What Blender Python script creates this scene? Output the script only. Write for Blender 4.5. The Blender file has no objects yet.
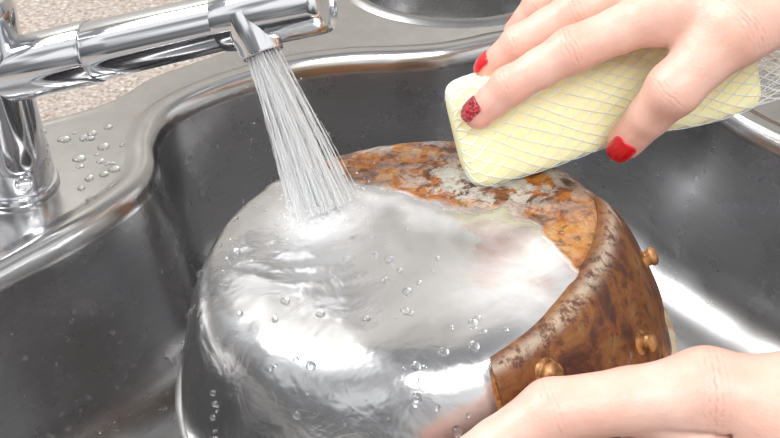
import bpy, math, random
import numpy as np
from mathutils import Vector, Matrix, noise
import bmesh
random.seed(4)
V=Vector
# ------------------------------------------------------------ helpers
def link(o,parent=None):
    bpy.context.scene.collection.objects.link(o)
    if parent: o.parent=parent
    return o
def empty(name):
    e=bpy.data.objects.new(name,None); e.empty_display_size=.02
    return link(e)
def mesh_obj(name,verts,faces,mat=None,parent=None,smooth=True,flipcheck=False):
    me=bpy.data.meshes.new(name)
    me.from_pydata(verts.tolist() if isinstance(verts,np.ndarray) else [tuple(v) for v in verts],[],faces.tolist() if isinstance(faces,np.ndarray) else [tuple(f) for f in faces])
    if flipcheck:
        bm=bmesh.new(); bm.from_mesh(me); bmesh.ops.recalc_face_normals(bm,faces=bm.faces); bm.to_mesh(me); bm.free()
    if smooth: me.polygons.foreach_set('use_smooth',[True]*len(me.polygons))
    me.update()
    o=bpy.data.objects.new(name,me)
    if mat: me.materials.append(mat)
    return link(o,parent)
def frame(d):
    d=V(d).normalized()
    a=V((0,0,1)) if abs(d.z)<.9 else V((1,0,0))
    x=d.cross(a).normalized(); y=d.cross(x).normalized()
    return x,y,d
def lathe(name,origin,axis,prof,mat,parent=None,seg=64):
    x,y,d=frame(axis); o=V(origin); vs=[];fs=[]
    for r,h in prof:
        for i in range(seg):
            a=2*math.pi*i/seg
            vs.append(o+d*h+(x*math.cos(a)+y*math.sin(a))*max(r,1e-5))
    n=len(prof)
    for j in range(n-1):
        for i in range(seg):
            k=(i+1)%seg
            fs.append((j*seg+i,j*seg+k,(j+1)*seg+k,(j+1)*seg+i))
    ob=mesh_obj(name,vs,fs,mat,parent,True,True)
    m=ob.modifiers.new('es','EDGE_SPLIT'); m.split_angle=math.radians(40)
    return ob
def catmull(pts,n,closed=True):
    pts=[np.array(p,float) for p in pts]; out=[]
    N=len(pts); seg=N if closed else N-1
    for i in range(seg):
        def g(k): return pts[k%N] if closed else pts[min(max(k,0),N-1)]
        p0,p1,p2,p3=g(i-1),g(i),g(i+1),g(i+2)
        for j in range(n):
            t=j/n
            out.append(.5*((2*p1)+(-p0+p2)*t+(2*p0-5*p1+4*p2-p3)*t*t+(-p0+3*p1-3*p2+p3)*t**3))
    if not closed: out.append(pts[-1])
    return np.array(out)
# ------------------------------------------------------------ materials
def mat_new(name):
    m=bpy.data.materials.new(name); m.use_nodes=True
    nt=m.node_tree; b=nt.nodes['Principled BSDF']
    return m,nt,b
def L(nt,a,b): nt.links.new(a,b)
def noise_n(nt,scale,detail=4,rough=.5,co=None,dist=0):
    n=nt.nodes.new('ShaderNodeTexNoise'); n.inputs['Scale'].default_value=scale
    n.inputs['Detail'].default_value=detail; n.inputs['Roughness'].default_value=rough
    n.inputs['Distortion'].default_value=dist
    if co: L(nt,co,n.inputs['Vector'])
    return n
def ramp(nt,fac,stops,interp='LINEAR'):
    r=nt.nodes.new('ShaderNodeValToRGB'); r.color_ramp.interpolation=interp
    e=r.color_ramp.elements
    while len(e)<len(stops): e.new(.5)
    for i,(p,c) in enumerate(stops):
        e[i].position=p; e[i].color=(c[0],c[1],c[2],1) if len(c)>=3 else (c[0],)*3+(1,)
    L(nt,fac,r.inputs['Fac']); return r
def mix(nt,fac,a,b,bt='MIX'):
    m=nt.nodes.new('ShaderNodeMix'); m.data_type='RGBA'; m.blend_type=bt
    for s,v in ((m.inputs[0],fac),(m.inputs[6],a),(m.inputs[7],b)):
        if hasattr(v,'is_output') or hasattr(v,'links'): L(nt,v,s)
        elif isinstance(v,(int,float)): s.default_value=v
        else: s.default_value=(v[0],v[1],v[2],1)
    return m.outputs[2]
def math_n(nt,op,a,b=None,c=None,clamp=False):
    m=nt.nodes.new('ShaderNodeMath'); m.operation=op; m.use_clamp=clamp
    for i,v in enumerate((a,b,c)):
        if v is None: continue
        if isinstance(v,(int,float)): m.inputs[i].default_value=v
        else: L(nt,v,m.inputs[i])
    return m.outputs[0]
def bump(nt,b,h,strength=.3,dist=.001,normal=None):
    n=nt.nodes.new('ShaderNodeBump'); n.inputs['Strength'].default_value=strength; n.inputs['Distance'].default_value=dist
    L(nt,h,n.inputs['Height'])
    if normal: L(nt,normal,n.inputs['Normal'])
    if b: L(nt,n.outputs[0],b.inputs['Normal'])
    return n.outputs[0]
def objco(nt):
    return nt.nodes.new('ShaderNodeTexCoord').outputs['Object']

def m_steel(name,col,rough,brush=.15,bumps=0.1):
    m,nt,b=mat_new(name); co=objco(nt)
    b.inputs['Metallic'].default_value=1
    mp=nt.nodes.new('ShaderNodeMapping'); mp.inputs['Scale'].default_value=(1,1,12); L(nt,co,mp.inputs[0])
    n=noise_n(nt,60,6,.7,mp.outputs[0])
    r=ramp(nt,n.outputs[0],[(.3,tuple(c*(1-brush) for c in col)),(.7,col)])
    L(nt,r.outputs[0],b.inputs['Base Color'])
    n2=noise_n(nt,25,4,.6,co)
    rr=nt.nodes.new('ShaderNodeMapRange'); rr.inputs[3].default_value=rough*.75; rr.inputs[4].default_value=rough*1.3
    L(nt,n2.outputs[0],rr.inputs[0]); L(nt,rr.outputs[0],b.inputs['Roughness'])
    n3=noise_n(nt,900,2,.5,co)
    bump(nt,b,n3.outputs[0],bumps,.0003)
    return m
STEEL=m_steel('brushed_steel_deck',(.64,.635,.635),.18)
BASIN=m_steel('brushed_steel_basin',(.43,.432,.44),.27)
m,nt,b=mat_new('chrome'); CHROME=m
b.inputs['Metallic'].default_value=1; b.inputs['Roughness'].default_value=.07
co=objco(nt); n=noise_n(nt,8,2,.5,co); r=ramp(nt,n.outputs[0],[(.3,(.62,.63,.66)),(.7,(.76,.77,.79))]); L(nt,r.outputs[0],b.inputs['Base Color'])
m,nt,b=mat_new('dark_rubber'); DARK=m
co=objco(nt); n=noise_n(nt,300,2,.5,co); r=ramp(nt,n.outputs[0],[(.3,(.02,.02,.022)),(.7,(.06,.06,.065))]); L(nt,r.outputs[0],b.inputs['Base Color']); b.inputs['Roughness'].default_value=.5
# granite
m,nt,b=mat_new('speckled_granite'); GRAN=m
co=objco(nt)
n1=noise_n(nt,330,3,.7,co); n2=noise_n(nt,150,4,.7,co)
c1=ramp(nt,n1.outputs[0],[(.32,(.20,.16,.135)),(.44,(.40,.345,.31)),(.55,(.50,.45,.415)),(.68,(.68,.65,.62))])
c2=ramp(nt,n2.outputs[0],[(.40,(.62,.54,.48)),(.58,(1,1,1))])
L(nt,mix(nt,.6,c1.outputs[0],c2.outputs[0],'MULTIPLY'),b.inputs['Base Color']); b.inputs['Roughness'].default_value=.3
# wall
m,nt,b=mat_new('wall_tiles'); WALL=m
co=objco(nt); br=nt.nodes.new('ShaderNodeTexBrick'); L(nt,co,br.inputs[0]); br.inputs['Scale'].default_value=5
br.inputs['Color1'].default_value=(.85,.83,.8,1); br.inputs['Color2'].default_value=(.8,.78,.75,1); br.inputs['Mortar'].default_value=(.55,.53,.5,1); br.inputs['Mortar Size'].default_value=.01
L(nt,br.outputs[0],b.inputs['Base Color']); b.inputs['Roughness'].default_value=.3
# wood
m,nt,b=mat_new('dark_wood'); WOOD=m
co=objco(nt); mp=nt.nodes.new('ShaderNodeMapping'); mp.inputs['Scale'].default_value=(2,30,10); L(nt,co,mp.inputs[0])
n=noise_n(nt,6,5,.6,mp.outputs[0]); r=ramp(nt,n.outputs[0],[(.3,(.12,.05,.02)),(.6,(.34,.17,.08)),(.8,(.5,.28,.14))]); L(nt,r.outputs[0],b.inputs['Base Color']); b.inputs['Roughness'].default_value=.4
# water
def m_water(name,white=.15,rough=.02,trans=.45):
    m,nt,b=mat_new(name)
    b.inputs['Transmission Weight'].default_value=1; b.inputs['IOR'].default_value=1.33; b.inputs['Roughness'].default_value=rough
    co=objco(nt); n=noise_n(nt,120,3,.5,co); r=ramp(nt,n.outputs[0],[(.3,(.93,.96,.98)),(.7,(1,1,1))]); L(nt,r.outputs[0],b.inputs['Base Color'])
    out=nt.nodes['Material Output']
    tr=nt.nodes.new('ShaderNodeBsdfTransparent'); tl=nt.nodes.new('ShaderNodeBsdfTranslucent'); tl.inputs[0].default_value=(1,1,1,1)
    df=nt.nodes.new('ShaderNodeBsdfDiffuse'); df.inputs[0].default_value=(.97,.98,1,1)
    a=nt.nodes.new('ShaderNodeMixShader'); a.inputs[0].default_value=.5; L(nt,tl.outputs[0],a.inputs[1]); L(nt,df.outputs[0],a.inputs[2])
    g=nt.nodes.new('ShaderNodeMixShader'); g.inputs[0].default_value=trans; L(nt,b.outputs[0],g.inputs[1]); L(nt,tr.outputs[0],g.inputs[2])
    h=nt.nodes.new('ShaderNodeMixShader'); h.inputs[0].default_value=white; L(nt,g.outputs[0],h.inputs[1]); L(nt,a.outputs[0],h.inputs[2])
    L(nt,h.outputs[0],out.inputs[0])
    return m
WATER=m_water('water_drops',.04,.02,.15)
STREAM=m_water('water_stream',.40,.05,.5)
# skin
m,nt,b=mat_new('skin'); SKIN=m
co=objco(nt); at=nt.nodes.new('ShaderNodeAttribute'); at.attribute_name='flush'
n=noise_n(nt,45,4,.6,co); base=ramp(nt,n.outputs[0],[(.3,(.79,.47,.375)),(.7,(.86,.59,.50))])
pink=mix(nt,math_n(nt,'MULTIPLY',at.outputs['Fac'],.75),base.outputs[0],(.79,.31,.24))
jd=nt.nodes.new('ShaderNodeAttribute'); jd.attribute_name='fold_pos'; jw=nt.nodes.new('ShaderNodeAttribute'); jw.attribute_name='fold_weight'
nj=noise_n(nt,240,3,.6,co); nk=noise_n(nt,330,2,.6,co)
wv=math_n(nt,'SINE',math_n(nt,'ADD',math_n(nt,'MULTIPLY',jd.outputs['Fac'],2700),math_n(nt,'MULTIPLY',nj.outputs[0],9)))
wv=math_n(nt,'POWER',math_n(nt,'ADD',math_n(nt,'MULTIPLY',wv,.5),.5),.35)
fold=math_n(nt,'MULTIPLY',math_n(nt,'SUBTRACT',wv,1),math_n(nt,'MULTIPLY',jw.outputs['Fac'],ramp(nt,nk.outputs[0],[(.35,(0,)),(.6,(1,))]).outputs[0]))
pink=mix(nt,math_n(nt,'MULTIPLY',fold,-.28,clamp=True),pink,(.58,.23,.16))
L(nt,pink,b.inputs['Base Color']); b.inputs['Roughness'].default_value=.42
b.inputs['Subsurface Weight'].default_value=.22; b.inputs['Subsurface Radius'].default_value=(1,.35,.2); b.inputs['Subsurface Scale'].default_value=.003
vo=nt.nodes.new('ShaderNodeTexVoronoi'); vo.inputs['Scale'].default_value=900; L(nt,co,vo.inputs['Vector'])
n4=noise_n(nt,160,4,.6,co)
b1=bump(nt,None,vo.outputs[0],.18,.0003); b2=bump(nt,None,fold,.55,.0006,b1); bump(nt,b,n4.outputs[0],.4,.0009,b2)
# nails
def m_nail(name,c1,c2,sc):
    m,nt,b=mat_new(name); co=objco(nt); n=noise_n(nt,sc,2,.6,co)
    r=ramp(nt,n.outputs[0],[(.45,c1),(.6,c2)]); L(nt,r.outputs[0],b.inputs['Base Color'])
    b.inputs['Roughness'].default_value=.12; b.inputs['Coat Weight'].default_value=.6
    return m
RED=m_nail('red_nail_polish',(.62,.004,.012),(.68,.006,.018),200)
GLIT=m_nail('glitter_red_nail_polish',(.18,.006,.015),(.55,.06,.07),900)
# sponge
m,nt,b=mat_new('yellow_sponge_foam'); SPONGE=m
co=objco(nt); n=noise_n(nt,500,4,.7,co); r=ramp(nt,n.outputs[0],[(.3,(.93,.88,.48)),(.6,(.97,.93,.58))]); L(nt,r.outputs[0],b.inputs['Base Color'])
b.inputs['Roughness'].default_value=.9; b.inputs['Subsurface Weight'].default_value=.3; b.inputs['Subsurface Scale'].default_value=.01; bump(nt,b,n.outputs[0],.3,.0008)
m,nt,b=mat_new('white_netting'); NET=m
co=objco(nt); n=noise_n(nt,300,2,.5,co); r=ramp(nt,n.outputs[0],[(.3,(.96,.96,.94)),(.7,(1,1,1))]); L(nt,r.outputs[0],b.inputs['Base Color'])
b.inputs['Roughness'].default_value=.4; b.inputs['Subsurface Weight'].default_value=.4; b.inputs['Subsurface Scale'].default_value=.004
# rust
def rust_color(nt,co):
    n1=noise_n(nt,42,10,.72,co,.6); n2=noise_n(nt,170,8,.8,co,.3); n3=noise_n(nt,22,5,.6,co)
    c=ramp(nt,n1.outputs[0],[(.38,(.045,.013,.005)),(.45,(.19,.050,.008)),(.51,(.47,.145,.014)),(.58,(.60,.25,.035)),(.68,(.66,.42,.18))])
    sp=ramp(nt,n2.outputs[0],[(.40,(.16,.06,.025)),(.49,(1,1,1))])
    c2=mix(nt,.85,c.outputs[0],sp.outputs[0],'MULTIPLY')
    return c2,n1,n2,n3
m,nt,b=mat_new('rusty_bracket_steel'); RUSTB=m
co=objco(nt); c2,n1,n2,n3=rust_color(nt,co)
c3=mix(nt,.66,c2,(.075,.017,.006))
lt_=ramp(nt,n3.outputs[0],[(.58,(0,)),(.68,(1,))]); c3=mix(nt,math_n(nt,'MULTIPLY',lt_.outputs[0],.25),c3,(.34,.14,.055))
ed=nt.nodes.new('ShaderNodeAttribute'); ed.attribute_name='edge'
c3=mix(nt,math_n(nt,'MULTIPLY',ed.outputs['Fac'],ramp(nt,n2.outputs[0],[(.42,(.1,)),(.52,(1,))]).outputs[0]),c3,(.66,.55,.43))
L(nt,c3,b.inputs['Base Color']); b.inputs['Metallic'].default_value=0
b.inputs['Roughness'].default_value=.45; bump(nt,b,n2.outputs[0],.9,.0016); b.inputs['Coat Weight'].default_value=.25; b.inputs['Coat Roughness'].default_value=.12
m,nt,b=mat_new('rivet_brass_rust'); RIVET=m
co=objco(nt); n=noise_n(nt,220,4,.6,co); r=ramp(nt,n.outputs[0],[(.35,(.18,.07,.02)),(.6,(.56,.30,.12))]); L(nt,r.outputs[0],b.inputs['Base Color']); b.inputs['Metallic'].default_value=.4; b.inputs['Roughness'].default_value=.4
# pan
m,nt,b=mat_new('pan_clean_and_rusty'); PAN=m
co=objco(nt); rust,n1,n2,n3=rust_color(nt,co)
def attr(nm):
    a=nt.nodes.new('ShaderNodeAttribute'); a.attribute_name=nm; return a.outputs['Fac']
ar=attr('rust'); am=attr('milk'); ap=attr('pale'); ad=attr('dark')
nb=noise_n(nt,45,6,.6,co)
k=math_n(nt,'ADD',ar,math_n(nt,'MULTIPLY',math_n(nt,'SUBTRACT',nb.outputs[0],.5),.35))
mask=nt.nodes.new('ShaderNodeMapRange'); mask.inputs[1].default_value=.45; mask.inputs[2].default_value=.56; L(nt,k,mask.inputs[0])
nP=noise_n(nt,70,10,.75,co,.5)
pn=math_n(nt,'MULTIPLY',ap,ramp(nt,nP.outputs[0],[(.47,(0,)),(.52,(1,))]).outputs[0],clamp=True)
pale=ramp(nt,n2.outputs[0],[(.36,(.34,.29,.24)),(.52,(.70,.68,.65))]).outputs[0]
rust=mix(nt,pn,rust,pale)
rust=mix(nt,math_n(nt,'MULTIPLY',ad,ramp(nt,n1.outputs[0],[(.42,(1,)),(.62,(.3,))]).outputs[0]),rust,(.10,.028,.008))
nw=noise_n(nt,16,4,.5,co,1.0); nw2=noise_n(nt,55,3,.5,co,.8)
clean=ramp(nt,nw.outputs[0],[(.3,(.46,.465,.475)),(.55,(.57,.575,.585)),(.75,(.72,.725,.73))]).outputs[0]
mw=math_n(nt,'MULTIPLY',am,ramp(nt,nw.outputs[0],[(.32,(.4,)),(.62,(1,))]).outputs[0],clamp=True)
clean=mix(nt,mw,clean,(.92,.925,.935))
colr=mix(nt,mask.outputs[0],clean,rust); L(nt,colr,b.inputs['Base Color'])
met=math_n(nt,'MULTIPLY',math_n(nt,'SUBTRACT',1,mask.outputs[0]),math_n(nt,'SUBTRACT',.97,math_n(nt,'MULTIPLY',mw,.8)))
met=math_n(nt,'ADD',met,math_n(nt,'MULTIPLY',mask.outputs[0],math_n(nt,'MULTIPLY',pn,.5))); L(nt,met,b.inputs['Metallic'])
ro=math_n(nt,'ADD',.24,math_n(nt,'MULTIPLY',mask.outputs[0],.16)); L(nt,ro,b.inputs['Roughness'])
b.inputs['Coat Weight'].default_value=.4; b.inputs['Coat Roughness'].default_value=.07; b.inputs['Coat IOR'].default_value=1.33
bh=math_n(nt,'MULTIPLY',n2.outputs[0],math_n(nt,'MULTIPLY',mask.outputs[0],3.0))
bw=math_n(nt,'ADD',math_n(nt,'MULTIPLY',nw.outputs[0],1.6),math_n(nt,'MULTIPLY',nw2.outputs[0],.7))
bump(nt,b,math_n(nt,'ADD',bh,bw),.6,.0018)
m,nt,b=mat_new('pan_rim_worn'); RIM=m
co=objco(nt); n=noise_n(nt,90,5,.6,co); r=ramp(nt,n.outputs[0],[(.35,(.50,.32,.17)),(.55,(.78,.66,.48))]); L(nt,r.outputs[0],b.inputs['Base Color']); b.inputs['Metallic'].default_value=.4; b.inputs['Roughness'].default_value=.35
m,nt,b=mat_new('pan_rim_steel'); RIMS=m
co=objco(nt); n=noise_n(nt,90,5,.6,co); r=ramp(nt,n.outputs[0],[(.35,(.5,.49,.47)),(.6,(.66,.66,.66))]); L(nt,r.outputs[0],b.inputs['Base Color']); b.inputs['Metallic'].default_value=.9; b.inputs['Roughness'].default_value=.3

# ------------------------------------------------------------ SINK
inner=[(-.197,.412),(-.173,.438),(-.152,.464),(-.139,.487),(-.1365,.508),(-.1405,.531),(-.138,.556),(-.123,.578),(-.096,.600),(-.060,.619),(-.025,.628),(.0066,.630),(.035,.634),(.056,.641),(.077,.650),(.10,.655),(.13,.650),(.162,.626),(.19,.590),(.212,.553),(.237,.522),(.265,.487),(.29,.43),(.30,.35),(.29,.25),(.25,.18),(.15,.15),(0,.145),(-.12,.15),(-.2,.18),(-.25,.24),(-.255,.31),(-.232,.37)]
outer=[(-.31,.43),(-.29,.50),(-.25,.535),(-.213,.552),(-.1746,.576),(-.152,.606),(-.110,.640),(-.078,.678),(-.060,.72),(-.048,.78),(-.02,.83),(.05,.85),(.13,.84),(.18,.80),(.2,.74),(.215,.68),(.24,.62),(.28,.572),(.33,.52),(.355,.4),(.35,.2),(.3,.11),(.1,.09),(-.2,.09),(-.32,.13),(-.335,.3)]
def loop_normals(p):
    t=np.roll(p,-1,0)-np.roll(p,1,0); t/=np.linalg.norm(t,axis=1)[:,None]
    n=np.stack([t[:,1],-t[:,0]],1)
    for _ in range(3): n=(np.roll(n,1,0)+n*2+np.roll(n,-1,0))/4
    return n/np.linalg.norm(n,axis=1)[:,None]
Z0=.003
def basin_rings(p,prof,cent,floor_ts,fz):
    n=loop_normals(p); rings=[]
    for o,z,t in prof:
        q=p+n*o; q=q*(1-t)+np.array(cent)*t
        rings.append(np.column_stack([q,np.full(len(q),z+Z0)]))
    last=rings[-1][:,:2]
    for t in floor_ts:
        q=last*(1-t)+np.array(cent)*t
        rings.append(np.column_stack([q,np.full(len(q),fz+Z0-.004*t)]))
    return rings
I=catmull(inner,8); O=catmull(outer,8)
a=np.linspace(0,2*np.pi,97)[:-1]
B2=np.column_stack([.048-.078*np.cos(a),.750+.068*np.sin(a)])
prof1=[(-.017,0,0),(-.0145,.0006,0),(-.011,.0026,0),(-.007,.0042,0),(-.003,.0042,0),(0,.002,0),(.0025,-.0025,0),(.004,-.009,0),(.0065,-.03,0),(.009,-.06,0),(.012,-.095,0),(.014,-.108,.01),(.016,-.118,.03),(.018,-.126,.06),(.019,-.131,.10),(.02,-.134,.15)]
prof2=[(-.010,0,0),(-.007,.0022,0),(-.004,.0035,0),(0,.002,0),(.003,-.003,0),(.006,-.02,0),(.01,-.05,0),(.016,-.07,0),(.026,-.078,0)]
R1=basin_rings(I,prof1,(.03,.38),[.15,.3,.5,.7,.88],-.135)
R2=basin_rings(B2,prof2,(.048,.750),[.4,.9],-.08)
nO=loop_normals(O)
sink=empty('kitchen_sink')
def loft(name,rings,mat,parent,cap=True):
    n=len(rings[0]); vs=[];fs=[]
    for r in rings: vs+= [tuple(v) for v in r]
    for j in range(len(rings)-1):
        for i in range(n):
            k=(i+1)%n; fs.append((j*n+i,j*n+k,(j+1)*n+k,(j+1)*n+i))
    if cap: fs.append(tuple((len(rings)-1)*n+i for i in range(n)))
    return mesh_obj(name,vs,fs,mat,parent,True,False)
def setup_normals(o):
    me=o.data; bm=bmesh.new(); bm.from_mesh(me); bm.normal_update()
    s=sum(f.normal.z*f.calc_area() for f in bm.faces)
    if s<0: bmesh.ops.reverse_faces(bm,faces=bm.faces)
    bm.to_mesh(me); bm.free(); me.update()
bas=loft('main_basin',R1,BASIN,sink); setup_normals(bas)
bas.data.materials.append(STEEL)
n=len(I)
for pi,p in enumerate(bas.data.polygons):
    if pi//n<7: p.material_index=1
bas2=loft('side_basin',R2,BASIN,sink); setup_normals(bas2)
def fill(name,loops,z,mat,parent):
    bm=bmesh.new(); es=[]
    for lp in loops:
        vs=[bm.verts.new((q[0],q[1],z)) for q in lp]
        for i in range(len(vs)): es.append(bm.edges.new((vs[i],vs[(i+1)%len(vs)])))
    bmesh.ops.triangle_fill(bm,use_beauty=True,edges=es)
    bm.normal_update()
    for f in bm.faces:
        if f.normal.z<0: f.normal_flip()
    me=bpy.data.meshes.new(name); bm.to_mesh(me); bm.free(); me.materials.append(mat)
    o=bpy.data.objects.new(name,me); return link(o,parent)
fill('deck',[O+nO*.006,R1[0][:,:2],R2[0][:,:2]],Z0,STEEL,sink)
rr=[np.column_stack([O+nO*o,np.full(len(O),z)]) for o,z in ((.006,Z0),(.003,Z0+.0008),(.001,Z0),(-.001,.0005))]
er=loft('deck_edge',rr,STEEL,sink,False); setup_normals(er)
lathe('drain',(.03,.38,-.137),(0,0,1),[(0,.001),(.02,.001),(.022,.003),(.034,.004),(.040,.003),(.042,.0005)],CHROME,sink)
rect=np.array([(-.9,-.1),(-.9,1.05),(.9,1.05),(.9,-.1)])
cnt=fill('granite_countertop',[rect,O-nO*.001],0.0,GRAN,None)
wb=mesh_obj('wall_back',[(-1.2,1.05,-.3),(1.2,1.05,-.3),(1.2,1.05,1.6),(-1.2,1.05,1.6)],[(0,1,2,3)],WALL,None,False)
def box(name,c,s,mat,parent=None,bev=.003,rotz=0):
    bm=bmesh.new(); bmesh.ops.create_cube(bm,size=1); bmesh.ops.scale(bm,vec=s,verts=bm.verts)
    bmesh.ops.bevel(bm,geom=bm.edges[:],offset=bev,segments=3,affect='EDGES')
    me=bpy.data.meshes.new(name); bm.to_mesh(me); bm.free(); me.materials.append(mat)
    o=bpy.data.objects.new(name,me); o.location=c; o.rotation_euler=(0,0,rotz); return link(o,parent)
box('wooden_cutting_board',(.385,.722,.0105),(.3,.2,.02),WOOD,None,.004,math.radians(-32))

# ------------------------------------------------------------ FAUCET
fa=empty('kitchen_faucet')
FX,FY=-.208,.488
lathe('column',(FX,FY,Z0),(0,0,1),[(0,0),(.0225,0),(.0232,.0016),(.0225,.0034),(.0208,.0040),(.0208,.0050),(.0214,.0058),(.0214,.022),(.0208,.026),(.0206,.036),(.0206,.082),(.0210,.086),(.0210,.108),(.0185,.114),(.010,.117),(0,.118)],CHROME,fa)
lathe('limiter_plug',(FX+.0112,FY-.0179,Z0+.014),(.53,-.84,0),[(0,.0012),(.003,.0012),(.0032,.0008),(.0036,.0015),(.0044,.0015),(.0048,0),(.0048,-.003)],CHROME,fa,32)
A=V((-.206,.488,.0735)); Bp=V((-.0300,.4545,.1335)); ax=(Bp-A).normalized(); Ln=(Bp-A).length
lathe('spout_arm',A,ax,[(0,0),(.0155,.0),(.0163,.01),(.0160,.062),(.0155,.0635),(.0148,.0638),(.0148,.0652),(.0150,.0660),(.0146,.08),(.0138,.12),(.0134,Ln-.052)],CHROME,fa)
lathe('spray_head',A+ax*(Ln-.054),ax,[(.0132,0),(.0142,.0006),(.0148,.004),(.0155,.02),(.0158,.050),(.0153,.053),(.0138,.0545),(.0128,.0538),(.0120,.052),(.006,.0512),(0,.051)],CHROME,fa)
nd=V((.352,-.575,-.739)).normalized(); nb_=V((-.0650,.4565,.1205))
lathe('nozzle',nb_,nd,[(.0125,-.004),(.0122,.006),(.0108,.0105),(.0104,.015),(.0100,.0162),(.0090,.0165),(.0085,.0145)],CHROME,fa,48)
lathe('aerator',nb_,nd,[(.0086,.0148),(.0060,.0154),(0,.0156)],DARK,fa,48)
lathe('lever',(FX-.002,FY-.004,.118),(-.18,-.30,.93),[(0,-.004),(.0075,-.002),(.0065,.006),(.0048,.012),(.0042,.05),(.0050,.085),(.004,.089),(0,.09)],CHROME,fa,32)

# ------------------------------------------------------------ PAN
pan=empty('rusty_frying_pan')
PS=1.05
PM=Matrix.Translation((.0078,.381,.0545)) @ Matrix.Rotation(math.radians(-6.5),4,'Y') @ Matrix.Rotation(math.radians(-4),4,'X') @ Matrix.Scale(PS,4)
pp=catmull([(0,0),(.03,0),(.06,-.0003),(.0745,-.0012),(.0838,-.0042),(.0900,-.0098),(.0948,-.0175),(.0995,-.028),(.1045,-.041),(.1090,-.054),(.1115,-.0640)],14,False)
seglen=np.r_[0,np.cumsum(np.linalg.norm(np.diff(pp,axis=0),axis=1))]
def prof(s):
    return np.interp(s,seglen,pp[:,0]),np.interp(s,seglen,pp[:,1])
ST=seglen[-1]
SEG=240; NR=150
def rust_val(x,y,z):
    az=math.degrees(math.atan2(y,x)); r=math.hypot(x,y)
    f=(y-(.030-.62*x))/.03
    if x>.045: f=(y-(.030-.62*.045)+(x-.045)*1.6)/.03
    g=-9
    if -72<az<30: g=(r-.0885)/.006+ .3
    nz=noise.noise(V((x*30,y*30,z*30)))*.35+noise.noise(V((x*80,y*80,3)))*.25
    return .5+.5*max(-1,min(1,max(f,g)+nz))
vs=[];fs=[];ru=[];mi=[];pa=[];dk=[]
for j in range(NR+1):
    s=ST*j/NR; r,z=prof(s)
    r2,z2=prof(min(s+1e-4,ST)); r1,z1=prof(max(s-1e-4,0)); tn=V((r2-r1,z2-z1)).normalized(); nx,nz_=-tn.y,tn.x
    for i in range(SEG):
        a=2*math.pi*i/SEG; x=max(r,1e-5)*math.cos(a); y=max(r,1e-5)*math.sin(a)
        rv=rust_val(x,y,z); cl=1-rv
        wx,wy=x+.037,y-.019
        dd=math.hypot(wx,wy)
        w=noise.noise(V((x*30,y*30,z*20)))*.0014+ noise.noise(V((x*75,y*75,5+z*30)))*.00038 + math.sin(dd*520+3*noise.noise(V((x*40,y*40,1))))*.0005*math.exp(-dd/.03)
        edge=math.exp(-((rv-.35)/.2)**2)*.0010
        crust=abs(noise.noise(V((x*70,y*70,z*70))))*.0009+noise.noise(V((x*180,y*180,z*180)))*.0003
        h=cl*(w+.0012)+edge + rv*crust
        if r<.001: h=.001
        vs.append((x+nx*h*math.cos(a),y+nx*h*math.sin(a),z+nz_*h))
        ru.append(rv)
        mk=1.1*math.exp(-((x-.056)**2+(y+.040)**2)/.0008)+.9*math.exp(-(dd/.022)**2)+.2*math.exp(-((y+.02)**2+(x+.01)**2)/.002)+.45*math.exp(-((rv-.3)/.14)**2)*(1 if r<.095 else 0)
        mi.append(min(1,mk))
        pa.append(min(1,math.exp(-((x-.040)**2/.0013+(y-.036)**2/.0006))*1.3+.7*math.exp(-((x+.01)**2/.002+(y-.080)**2/.00008))+.12))
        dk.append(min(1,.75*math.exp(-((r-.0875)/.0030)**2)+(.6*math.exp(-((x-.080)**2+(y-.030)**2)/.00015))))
for j in range(NR):
    for i in range(SEG):
        k=(i+1)%SEG; fs.append((j*SEG+i,j*SEG+k,(j+1)*SEG+k,(j+1)*SEG+i))
ob=mesh_obj('pan_body',vs,fs,PAN,pan,True,True)
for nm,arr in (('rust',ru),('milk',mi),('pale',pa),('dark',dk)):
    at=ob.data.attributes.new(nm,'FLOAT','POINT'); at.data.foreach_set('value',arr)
re_=pp[-1]
rim=[(re_[0]-.0005,re_[1]+.001),(re_[0]+.002,re_[1]),(re_[0]+.0035,re_[1]-.0015),(re_[0]+.003,re_[1]-.0035),(re_[0],re_[1]-.004),(re_[0]-.003,re_[1]-.003),(.1070,-.0600),(.099,-.040),(.0940,-.027),(.0893,-.018),(.083,-.0100),(.074,-.0060),(.04,-.0048),(0,-.0045)]
ro_=lathe('rim_and_inside',(0,0,0),(0,0,1),rim,RIM,pan,128)
ro_.data.materials.append(RIMS)
for p in ro_.data.polygons:
    if math.degrees(math.atan2(p.center.y,p.center.x))<-70 or math.degrees(math.atan2(p.center.y,p.center.x))>80: p.material_index=1
vs=[];fs=[];ev=[];na,ns=60,36
def surf(az,s,off):
    r,z=prof(s); r2,z2=prof(min(s+2e-4,ST)); r1,z1=prof(max(s-2e-4,0)); tn=V((r2-r1,z2-z1)).normalized()
    r-=tn.y*off*1; z+=tn.x*off
    return V((r*math.cos(az),r*math.sin(az),z))
for layer,off in ((0,.0026),(1,.0006)):
    for i in range(na+1):
        u=i/na; az=math.radians(-70+84*u)
        s0=.0850-.008*math.sin(math.pi*u); s1=.136-.006*(abs(u-.5)*2)**3
        for j in range(ns+1):
            v=j/ns; o=off
            if layer==0:
                e=min(u,1-u)*na/3; e2=min(v,1-v)*ns/2.5; o=.0010+.0018*min(1,e,e2)+.0007*math.exp(-((v-.06)/.04)**2)
            vs.append(surf(az,s0+(s1-s0)*v,o)); ev.append(math.exp(-((v-.10)/.045)**2)*.8)
M=(na+1)*(ns+1)
for i in range(na):
    for j in range(ns):
        q=i*(ns+1)+j; fs.append((q,q+ns+1,q+ns+2,q+1)); fs.append((M+q,M+q+1,M+q+ns+2,M+q+ns+1))
hb=mesh_obj('handle_bracket',vs,fs,RUSTB,pan,True,True)
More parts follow.
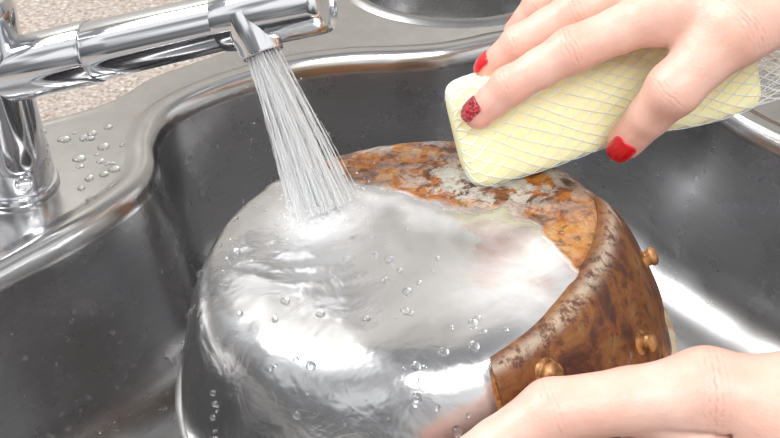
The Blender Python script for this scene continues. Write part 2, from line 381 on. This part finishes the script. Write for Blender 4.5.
at=hb.data.attributes.new('edge','FLOAT','POINT'); at.data.foreach_set('value',ev)
for i,(az,z) in enumerate(((-1,-.025),(-28,-.031),(-58,-.014))):
    s=float(np.interp(-z,-pp[:,1],seglen)); p=surf(math.radians(az),s,.002); q=surf(math.radians(az),s,.01); d=(q-p).normalized()
    lathe('rivet_%d'%(i+1),p,d,[(.0055,-.002),(.0055,.0005),(.0045,.0010),(.0034,.0016),(.0034,.0030),(.0042,.0040),(.0041,.0054),(.0028,.0064),(0,.0068)],RIVET,pan,28)
pan.matrix_world=PM

# ------------------------------------------------------------ WATER
def tube_curve(name,paths,mat,parent=None,res=2):
    cu=bpy.data.curves.new(name,'CURVE'); cu.dimensions='3D'; cu.bevel_depth=1.0; cu.bevel_resolution=res
    for pts in paths:
        sp=cu.splines.new('POLY'); sp.points.add(len(pts)-1)
        for k,(p,r) in enumerate(pts):
            sp.points[k].co=(p[0],p[1],p[2],1); sp.points[k].radius=r
    cu.use_fill_caps=True; cu.materials.append(mat)
    o=bpy.data.objects.new(name,cu); return link(o,parent)
S=V((-.0593,.4472,.1085)); E=V((-.0300,.402,.0500)); sd=(E-S); x_,y_,d_=frame(sd)
paths=[]
for i in range(340):
    ang=random.uniform(0,2*math.pi); rad=math.sqrt(random.random())
    o0=(x_*math.cos(ang)+y_*math.sin(ang))*rad*.0082
    ang2=ang+random.gauss(0,.25); o1=(x_*math.cos(ang2)+y_*math.sin(ang2))*rad*.0162*random.uniform(.8,1.2)
    t0=0 if random.random()<.5 else random.uniform(0,.8); t1=1 if random.random()<.55 else min(1,t0+random.uniform(.1,.45))
    pts=[]; K=18; rb=random.uniform(.00011,.00034)
    for k in range(K+1):
        t=t0+(t1-t0)*k/K; sag=V((0,0,.006))*(t*(1-t))*1.2
        p=S+sd*t+o0*(1-t)+o1*t+sag
        p+=V((random.gauss(0,.0001),random.gauss(0,.0001),0))
        taper=min(1,3.5*min(k/K+.12,1-k/K+.12)) if (t0>0 or t1<1) else 1
        pts.append((p,rb*taper*(1+.35*math.sin(k*1.7+i))))
    paths.append(pts)
ws=empty('water_stream'); tube_curve('jets',paths,STREAM,ws)
def blobs(name,items,mat,parent=None,sub=2):
    bm=bmesh.new()
    for p,s,nrm in items:
        r=bmesh.ops.create_icosphere(bm,subdivisions=sub,radius=1)
        x,y,d=frame(nrm); mt=Matrix((( x.x*s[0],y.x*s[1],d.x*s[2],p[0]),(x.y*s[0],y.y*s[1],d.y*s[2],p[1]),(x.z*s[0],y.z*s[1],d.z*s[2],p[2]),(0,0,0,1)))
        bmesh.ops.transform(bm,matrix=mt,verts=r['verts'])
    me=bpy.data.meshes.new(name); bm.to_mesh(me); bm.free(); me.materials.append(mat)
    me.polygons.foreach_set('use_smooth',[True]*len(me.polygons))
    o=bpy.data.objects.new(name,me); return link(o,parent)
it=[]
up=(PM.to_3x3()@V((0,0,1))).normalized()
for i in range(260):
    a=random.uniform(0,2*math.pi); rr_=abs(random.gauss(0,.013))+.004; h=abs(random.gauss(0,.006))
    p=E+V((math.cos(a)*rr_,math.sin(a)*rr_,0)); p.z+=h; s=random.uniform(.0002,.0007); it.append((p,(s,s,s),up))
for i in range(70):
    t=random.random(); p=S+sd*t+x_*random.gauss(0,.010)+y_*random.gauss(0,.010); s=random.uniform(.0001,.0004); it.append((p,(s,s,s),up))
blobs('splash_drops',it,STREAM,ws)
it=[]
for i in range(120):
    a=math.radians(random.uniform(150,300)); s_=random.uniform(.02,.135); r,z=prof(s_)
    if rust_val(r*math.cos(a),r*math.sin(a),z)>.3: continue
    p=PM@surf(a,s_,.0012); nn=(PM@surf(a,s_,.01)-p).normalized(); s=random.choice((.0006,.0009,.0013,.0021)); it.append((p,(s,s,s*.7),nn))
blobs('pan_bubbles',it,WATER,ws)
it=[]
for i in range(34):
    x=random.uniform(-.215,-.15); y=random.uniform(.47,.55)
    if math.hypot(x-FX,y-FY)<.027: continue
    s=random.uniform(.0012,.0038); it.append(((x,y,Z0),(s,s*random.uniform(.7,1.5),s*.35),(0,0,1)))
nI=len(I)
R1a=np.array(R1)
for i in range(620):
    j=random.uniform(8,14.5); k=random.choice(list(range(0,70))+list(range(nI-30,nI))*2); j0=int(j); f_=j-j0
    p=R1a[j0,k%nI]*(1-f_)+R1a[j0+1,k%nI]*f_
    q=R1a[j0,(k+1)%nI]-R1a[j0,k%nI]; w_=R1a[j0+1,k%nI]-R1a[j0,k%nI]
    nn=V(np.cross(q,w_)).normalized()
    if nn.dot(V((.03-p[0],.38-p[1],.1)))<0: nn=-nn
    s=random.choice((.0005,.0008,.0011,.0017)); it.append((V(p)+V(q)*random.random(),(s,s,s*.7),nn))
for i in range(110):
    x=random.uniform(-.16,-.05); y=random.uniform(.33,.5); s=random.uniform(.001,.0035); it.append(((x,y,-.1335),(s,s*random.uniform(.7,1.5),s*.5),(0,0,1)))
blobs('water_droplets',it,WATER,sink)

# ------------------------------------------------------------ SPONGE
so=empty('mesh_covered_sponge')
C0=V((.0310,.4337,.0712)); C1=V((.172,.4560,.1010)); AX=(C1-C0); SL=AX.length; AX.normalize()
FN=V((0,-.91,.41)); FN=(FN-AX*FN.dot(AX)).normalized(); HN=AX.cross(FN)
if HN.z<0: HN=-HN
THT=V((.1085,.4142,.0813)); INT=V((.041,.4193,.0943))
def sp(s,th,off):
    hw=.0175*(1-.10*s); hh=.0248*(1-.16*s)+.0010*math.sin(s*9)
    c,sn=math.cos(th),math.sin(th); n=6
    k=(abs(c)**n+abs(sn)**n)**(-1/n)
    xx=2*s-1; e=max(0,1-abs(xx)**22)**(1/5) if abs(xx)<1 else 0
    p=C0+AX*(SL*s)+FN*(k*c*(hw)*e)+HN*(k*sn*(hh)*e)
    out=(FN*c+HN*sn).normalized()
    w=noise.noise(V((s*9,math.cos(th)*1.5,math.sin(th)*1.5)))*.0012
    p+=out*(w+off)
    for T,R,A_ in ((THT,.022,.004),(INT,.016,.0035)):
        d=(p-T).length
        p-=FN*A_*math.exp(-(d/R)**2)
    return p
NS,NT=90,96; vs=[];fs=[]
for i in range(NS+1):
    x=-math.cos(math.pi*i/NS); s=(x+1)/2
    for j in range(NT): vs.append(sp(s,2*math.pi*j/NT,0))
for i in range(NS):
    for j in range(NT):
        k=(j+1)%NT; fs.append((i*NT+j,i*NT+k,(i+1)*NT+k,(i+1)*NT+j))
mesh_obj('foam_block',vs,fs,SPONGE,so,True,True)
paths=[]; NST=26
ths=np.linspace(0,2*np.pi,721); kk=(np.abs(np.cos(ths))**6+np.abs(np.sin(ths))**6)**(-1/6)
px_=kk*np.cos(ths)*.0175; py_=kk*np.sin(ths)*.0243; al=np.r_[0,np.cumsum(np.hypot(np.diff(px_),np.diff(py_)))]; al/=al[-1]
def uth(u): return float(np.interp(u%1,al,ths))
def netp(s,th):
    if s<=1: 
        return sp(min(max(s,0.0),1),th,.0005) if s<.97 else sp(.97,th,.0005)+AX*(SL*(s-.97))
    base=sp(.97,th,.0005)+AX*(SL*(s-.97)); cc=C0+AX*SL*s; t=(s-1)/.28
    return base.lerp(cc,min(.75,t*.6))+FN*.006*math.sin(th*3+s*9)*t+HN*(.004*math.sin(th*2)*t-.010*t)
for i in range(NST):
    for sg in (1,-1):
        pts=[]
        for k in range(150):
            s=.004+1.26*k/149; th=uth(i/NST+sg*s*.56+.006*math.sin(s*15+i))
            pts.append((netp(s,th),.00023))
        paths.append(pts)
tube_curve('netting',paths,NET,so,1)

# ------------------------------------------------------------ HANDS (signed distance field -> surface nets)
def surface_nets(F,org,h):
    nx,ny,nz=F.shape; sh=[nx-1,ny-1,nz-1]
    def sl(d): return tuple(slice(d[a],d[a]+sh[a]) for a in range(3))
    ins=F<0
    c8=np.zeros(sh,np.int8)
    for d in np.ndindex(2,2,2): c8+=ins[sl(d)]
    mk=(c8>0)&(c8<8); ii=np.argwhere(mk)
    P=np.zeros((len(ii),3)); C=np.zeros(len(ii))
    for ax_ in range(3):
        o=[a for a in range(3) if a!=ax_]
        for d1 in (0,1):
            for d2 in (0,1):
                a=[0,0,0]; a[o[0]]=d1; a[o[1]]=d2; b_=list(a); b_[ax_]=1
                ia=ii+a; ib=ii+b_
                f0=F[ia[:,0],ia[:,1],ia[:,2]].astype(float); f1=F[ib[:,0],ib[:,1],ib[:,2]].astype(float); cr=(f0<0)!=(f1<0)
                t=np.where(cr,f0/np.where(cr,f0-f1,1),0)
                for c in range(3): P[:,c]+=np.where(cr,(t if c==ax_ else a[c]),0)
                C+=cr
    idx=-np.ones(mk.shape,int); idx[mk]=np.arange(len(ii))
    P_=(ii+P/C[:,None])*h+org
    faces=[]
    for ax_ in range(3):
        o=[a for a in range(3) if a!=ax_]
        rng=[slice(1,-1)]*3; rng[ax_]=slice(0,-1); rng2=[slice(1,-1)]*3; rng2[ax_]=slice(1,None)
        cr=np.argwhere(ins[tuple(rng)]!=ins[tuple(rng2)])
        base=cr+np.array([0 if a==ax_ else 1 for a in range(3)])
        q=[]
        for d1,d2 in ((1,1),(0,1),(0,0),(1,0)):
            c=base.copy(); c[:,o[0]]-=d1; c[:,o[1]]-=d2; q.append(idx[c[:,0],c[:,1],c[:,2]])
        faces.append(np.stack(q,1))
    return P_,np.concatenate(faces)
def smin(a,b,k):
    h=np.clip(.5+.5*(b-a)/k,0,1); return b*(1-h)+a*h-k*h*(1-h)
class Field:
    def __init__(s,lo,hi,h):
        s.lo=lo; s.h=h; s.n=np.ceil((hi-lo)/h).astype(int)
        s.ax=[(lo[a]+h*np.arange(s.n[a])).astype(np.float32) for a in range(3)]
    def sub(s,pts,m):
        pts=np.array(pts); a=np.clip(np.floor((pts.min(0)-m-s.lo)/s.h).astype(int),0,s.n-1); b=np.clip(np.ceil((pts.max(0)+m-s.lo)/s.h).astype(int)+1,1,s.n)
        return tuple(slice(a[i],b[i]) for i in range(3))
    def cap(s,sl,a,b,ra,rb):
        a=np.array(a,float);b=np.array(b,float); ab=b-a; L2=ab@ab
        X=s.ax[0][sl[0]][:,None,None]-a[0];Y=s.ax[1][sl[1]][None,:,None]-a[1];Z=s.ax[2][sl[2]][None,None,:]-a[2]
        t=np.clip((X*ab[0]+Y*ab[1]+Z*ab[2])/L2,0,1).astype(np.float32)
        return np.sqrt((X-t*ab[0])**2+(Y-t*ab[1])**2+(Z-t*ab[2])**2).astype(np.float32)-(ra+(rb-ra)*t).astype(np.float32)
def build_hand(name,fingers,palm,mat,parent,h=.00115,web=.010,grooves=(),dorsal=(0,-.5,.86)):
    allp=np.array([p[:3] for f in fingers for p in f]+[tuple(q) for c in palm for q in c[:2]])
    lo=allp.min(0)-.032; hi=allp.max(0)+.032
    G=Field(lo,hi,h); F=np.full(G.n,.05,np.float32)
    for c in palm:
        sl=G.sub(c[:2],.034); d=G.cap(sl,*c); F[sl]=smin(F[sl],d,.012)
    res=F.copy()
    for f in fingers:
        sl=G.sub([p[:3] for p in f],.026); Ff=None
        for i in range(len(f)-1):
            a,b_=f[i],f[i+1]; ra,rb=a[3],b_[3]
            am=np.array(a[:3]);bm_=np.array(b_[:3]); mid=(am+bm_)/2; rm=(ra+rb)/2*.93
            d=smin(G.cap(sl,am,mid,ra,rm),G.cap(sl,mid,bm_,rm,rb),.0025)
            Ff=d if Ff is None else smin(Ff,d,.003)
        res[sl]=np.minimum(res[sl],smin(Ff,F[sl],web))
    for g in grooves:
        sl=G.sub(g[:2],.012); res[sl]=-smin(-res[sl],G.cap(sl,*g),.0025)
    P_,Q=surface_nets(res,lo,h)
    ob=mesh_obj(name,P_,Q,mat,parent,True,True)
    fl=np.zeros(len(P_)); fp=np.zeros(len(P_)); fw=np.zeros(len(P_)); dn=np.array(dorsal)/np.linalg.norm(dorsal)
    for f in fingers:
        for i,p in enumerate(f[1:],1):
            w=1.0 if i==len(f)-1 else .6
            q=P_-np.array(p[:3])
            fl=np.maximum(fl,w*np.exp(-(q**2).sum(1)/(.012**2)))
            if i<len(f)-1:
                D=np.array(f[i+1][:3])-np.array(f[i-1][:3]); D/=np.linalg.norm(D)
                s_=q@D; dd=np.linalg.norm(q,axis=1)
                ww=np.exp(-(s_/(.0045 if i==1 else .003))**2)*(dd<p[3]*1.5)*np.clip((q@dn)/p[3]*1.6,0,1)*(1 if i==1 else .7)
                m_=ww>fw; fp[m_]=s_[m_]; fw[m_]=ww[m_]
    for nm,arr in (('flush',fl),('fold_pos',fp),('fold_weight',fw)):
        at=ob.data.attributes.new(nm,'FLOAT','POINT'); at.data.foreach_set('value',arr.tolist())
    sm=ob.modifiers.new('sm','SMOOTH'); sm.factor=.5; sm.iterations=4
    return ob
def nail(name,tip,prev,nrm,rad,w,ln,mat,parent,ext=.003):
    tip=V(tip);D=(tip-V(prev)).normalized(); Nn=V(nrm); Nn=(Nn-D*Nn.dot(D)).normalized(); X=D.cross(Nn)
    vs=[];fs=[];nu,nv=14,16
    for j in range(nv+1):
        v=j/nv; d=-ln*.55+ (ln)*v + ext*v
        wf=1 if v<.55 else math.sqrt(max(0,1-((v-.55)/.45)**2.4)); wf*= (math.sqrt(max(0,1-((.2-v)/.2)**2))*.35+.65) if v<.2 else 1
        for i in range(nu+1):
            u=(2*i/nu-1)*w/2*wf/rad; u=max(-1.25,min(1.25,u))
            drop=.0022*max(0,v-.3)**2*2.2
            p=tip+D*d+X*(math.sin(u)*(rad+.0004))+Nn*(math.cos(u)*(rad+.0006)-drop)
            vs.append(p)
    for j in range(nv):
        for i in range(nu):
            q=j*(nu+1)+i; fs.append((q,q+1,q+nu+2,q+nu+1))
    o=mesh_obj(name,vs,fs,mat,parent,True,False)
    so_=o.modifiers.new('s','SOLIDIFY'); so_.thickness=.0009; so_.offset=0
    return o
uh=empty('hand_holding_sponge')
idx=[(.1229,.4285,.1419,.0118),(.0806,.4243,.1235,.0102),(.0535,.4200,.1075,.0087),(.0405,.4193,.0935,.0073)]
midf=[(.1191,.4513,.1466,.0118),(.0851,.4465,.1307,.0104),(.0600,.4443,.1155,.0088),(.0475,.4455,.1015,.0074)]
rng_=[(.1235,.4766,.1497,.0115),(.0931,.4791,.1335,.0098),(.0734,.4812,.1165,.0085),(.0640,.4830,.1010,.0075)]
pnk=[(.1381,.5029,.151,.0105),(.1117,.5077,.136,.0086),(.0965,.5097,.120,.0076),(.0876,.506,.1040,.0068)]
thb=[(.1813,.4321,.1496,.0160),(.1484,.4142,.1398,.0135),(.1229,.4040,.1160,.0120),(.1085,.4142,.0820,.0086)]
W=(.2127,.4625,.1724)
palm=[(W,idx[0][:3],.022,.0125),(W,midf[0][:3],.022,.0125),(W,rng_[0][:3],.022,.012),(W,pnk[0][:3],.021,.011),
      (W,thb[0][:3],.022,.016),(thb[0][:3],idx[0][:3],.0125,.0095),(thb[0][:3],thb[1][:3],.016,.0135),(idx[0][:3],pnk[0][:3],.0105,.010),(W,(.262,.4790,.2090),.0235,.026),((.262,.4790,.2090),(.33,.495,.26),.026,.030)]
build_hand('skin_surface',[idx,midf,rng_,pnk,thb],palm,SKIN,uh,dorsal=(-.2,-.55,.8))
nail('nail_index',idx[3][:3],idx[2][:3],(-.78,-.42,.5),.0073,.0100,.0090,GLIT,uh,.0018)
nail('nail_middle',midf[3][:3],midf[2][:3],(-.8,-.05,.5),.0074,.0095,.0080,RED,uh,.0020)
nail('nail_ring',rng_[3][:3],rng_[2][:3],(-.3,1,.2),.0072,.0085,.0085,RED,uh,.0003)
nail('nail_pinky',pnk[3][:3],pnk[2][:3],(-.3,1,.2),.0066,.008,.008,RED,uh,.0003)
nail('nail_thumb',thb[3][:3],thb[2][:3],(-.25,-.85,.3),.0086,.0118,.0110,RED,uh,.003)
lh=empty('hand_gripping_pan')
lt=[(.1495,.2684,.0619,.0175),(.1163,.2750,.0655,.0142),(.0600,.2720,.0570,.0122),(.0200,.2570,.0370,.0096)]
li=[(.1000,.2670,.0260,.0118),(.0790,.2810,-.0350,.0098),(.0600,.3170,-.0360,.0088),(.0500,.3330,-.0280,.0078)]
lm=[(.1190,.2750,.0210,.0118),(.1030,.2970,-.0370,.0100),(.0790,.3350,-.0390,.0088),(.0670,.3500,-.0290,.0078)]
lr=[(.1420,.2920,.0180,.0115),(.1310,.3200,-.0320,.0096),(.1010,.3520,-.0340,.0086),(.0880,.3640,-.0240,.0076)]
lp=[(.1610,.3110,.0200,.0105),(.1510,.3410,-.0240,.0086),(.1250,.3680,-.0280,.0076),(.1130,.3780,-.0200,.0068)]
LW=(.2000,.2600,.0560)
lpalm=[(LW,li[0][:3],.024,.0135),(LW,lm[0][:3],.024,.013),(LW,lr[0][:3],.023,.0125),(LW,lp[0][:3],.022,.011),
       (LW,lt[0][:3],.024,.019),(lt[0][:3],li[0][:3],.017,.012),(lt[1][:3],li[0][:3],.0125,.012),(LW,(.262,.238,.078),.0245,.028),((.262,.238,.078),(.33,.21,.10),.028,.032)]
gr=[((.078,.2600,.053),(.100,.2595,.058),.0006,.0011),((.100,.2595,.058),(.122,.2590,.060),.0011,.0012),((.122,.259,.060),(.150,.2480,.0570),.0012,.0006)]
build_hand('skin_surface',[lt,li,lm,lr,lp],lpalm,SKIN,lh,grooves=gr,dorsal=(0,-.3,.95))
nail('nail_thumb',lt[3][:3],lt[2][:3],(-.2,-1,.1),.0096,.0125,.0115,RED,lh,.001)
for nm,f in (('index',li),('middle',lm),('ring',lr),('pinky',lp)):
    nail('nail_'+nm,f[3][:3],f[2][:3],(-.2,.2,-1),f[3][3],.011,.011,RED,lh)

# ------------------------------------------------------------ LIGHT
w=bpy.data.worlds.new('World'); bpy.context.scene.world=w; w.use_nodes=True
nt=w.node_tree; bg=nt.nodes['Background']
tc=nt.nodes.new('ShaderNodeTexCoord'); sx=nt.nodes.new('ShaderNodeSeparateXYZ'); L(nt,tc.outputs['Generated'],sx.inputs[0])
r=ramp(nt,math_n(nt,'ADD',math_n(nt,'MULTIPLY',sx.outputs[2],.5),.5),[(.35,(.10,.10,.10)),(.52,(.38,.38,.38)),(.72,(1,1,1)),(1,(.80,.80,.81))])
nn_=noise_n(nt,1.7,2,.5,tc.outputs['Generated'])
pr=ramp(nt,nn_.outputs[0],[(.43,(.38,.38,.39)),(.53,(1.2,1.2,1.2))])
L(nt,mix(nt,1.0,r.outputs[0],pr.outputs[0],'MULTIPLY'),bg.inputs[0]); bg.inputs[1].default_value=1.05
def area(name,loc,tgt,size,power,col=(1,1,1),sy=None):
    l=bpy.data.lights.new(name,'AREA'); l.energy=power; l.size=size; l.color=col
    if sy: l.shape='RECTANGLE'; l.size_y=sy
    o=bpy.data.objects.new(name,l); o.location=loc; o.rotation_euler=(V(tgt)-V(loc)).to_track_quat('-Z','Y').to_euler(); link(o)
area('window_light',(-.75,.65,1.0),(0,.4,0),.5,13,(1,.99,.97),.45)
area('front_fill_light',(.30,-.35,1.2),(.05,.4,0),.5,12,(1,.98,.95))  # added fill from the camera side, brightens the sponge and pan fronts
# ------------------------------------------------------------ CAMERA
cd=bpy.data.cameras.new('cam'); cd.lens=50; cd.sensor_width=36; cd.clip_start=.02
cam=bpy.data.objects.new('camera',cd); cam.location=(0,0,.36); cam.rotation_euler=(math.radians(52),0,0); link(cam)
bpy.context.scene.camera=cam
bpy.context.scene.view_settings.view_transform='Standard'
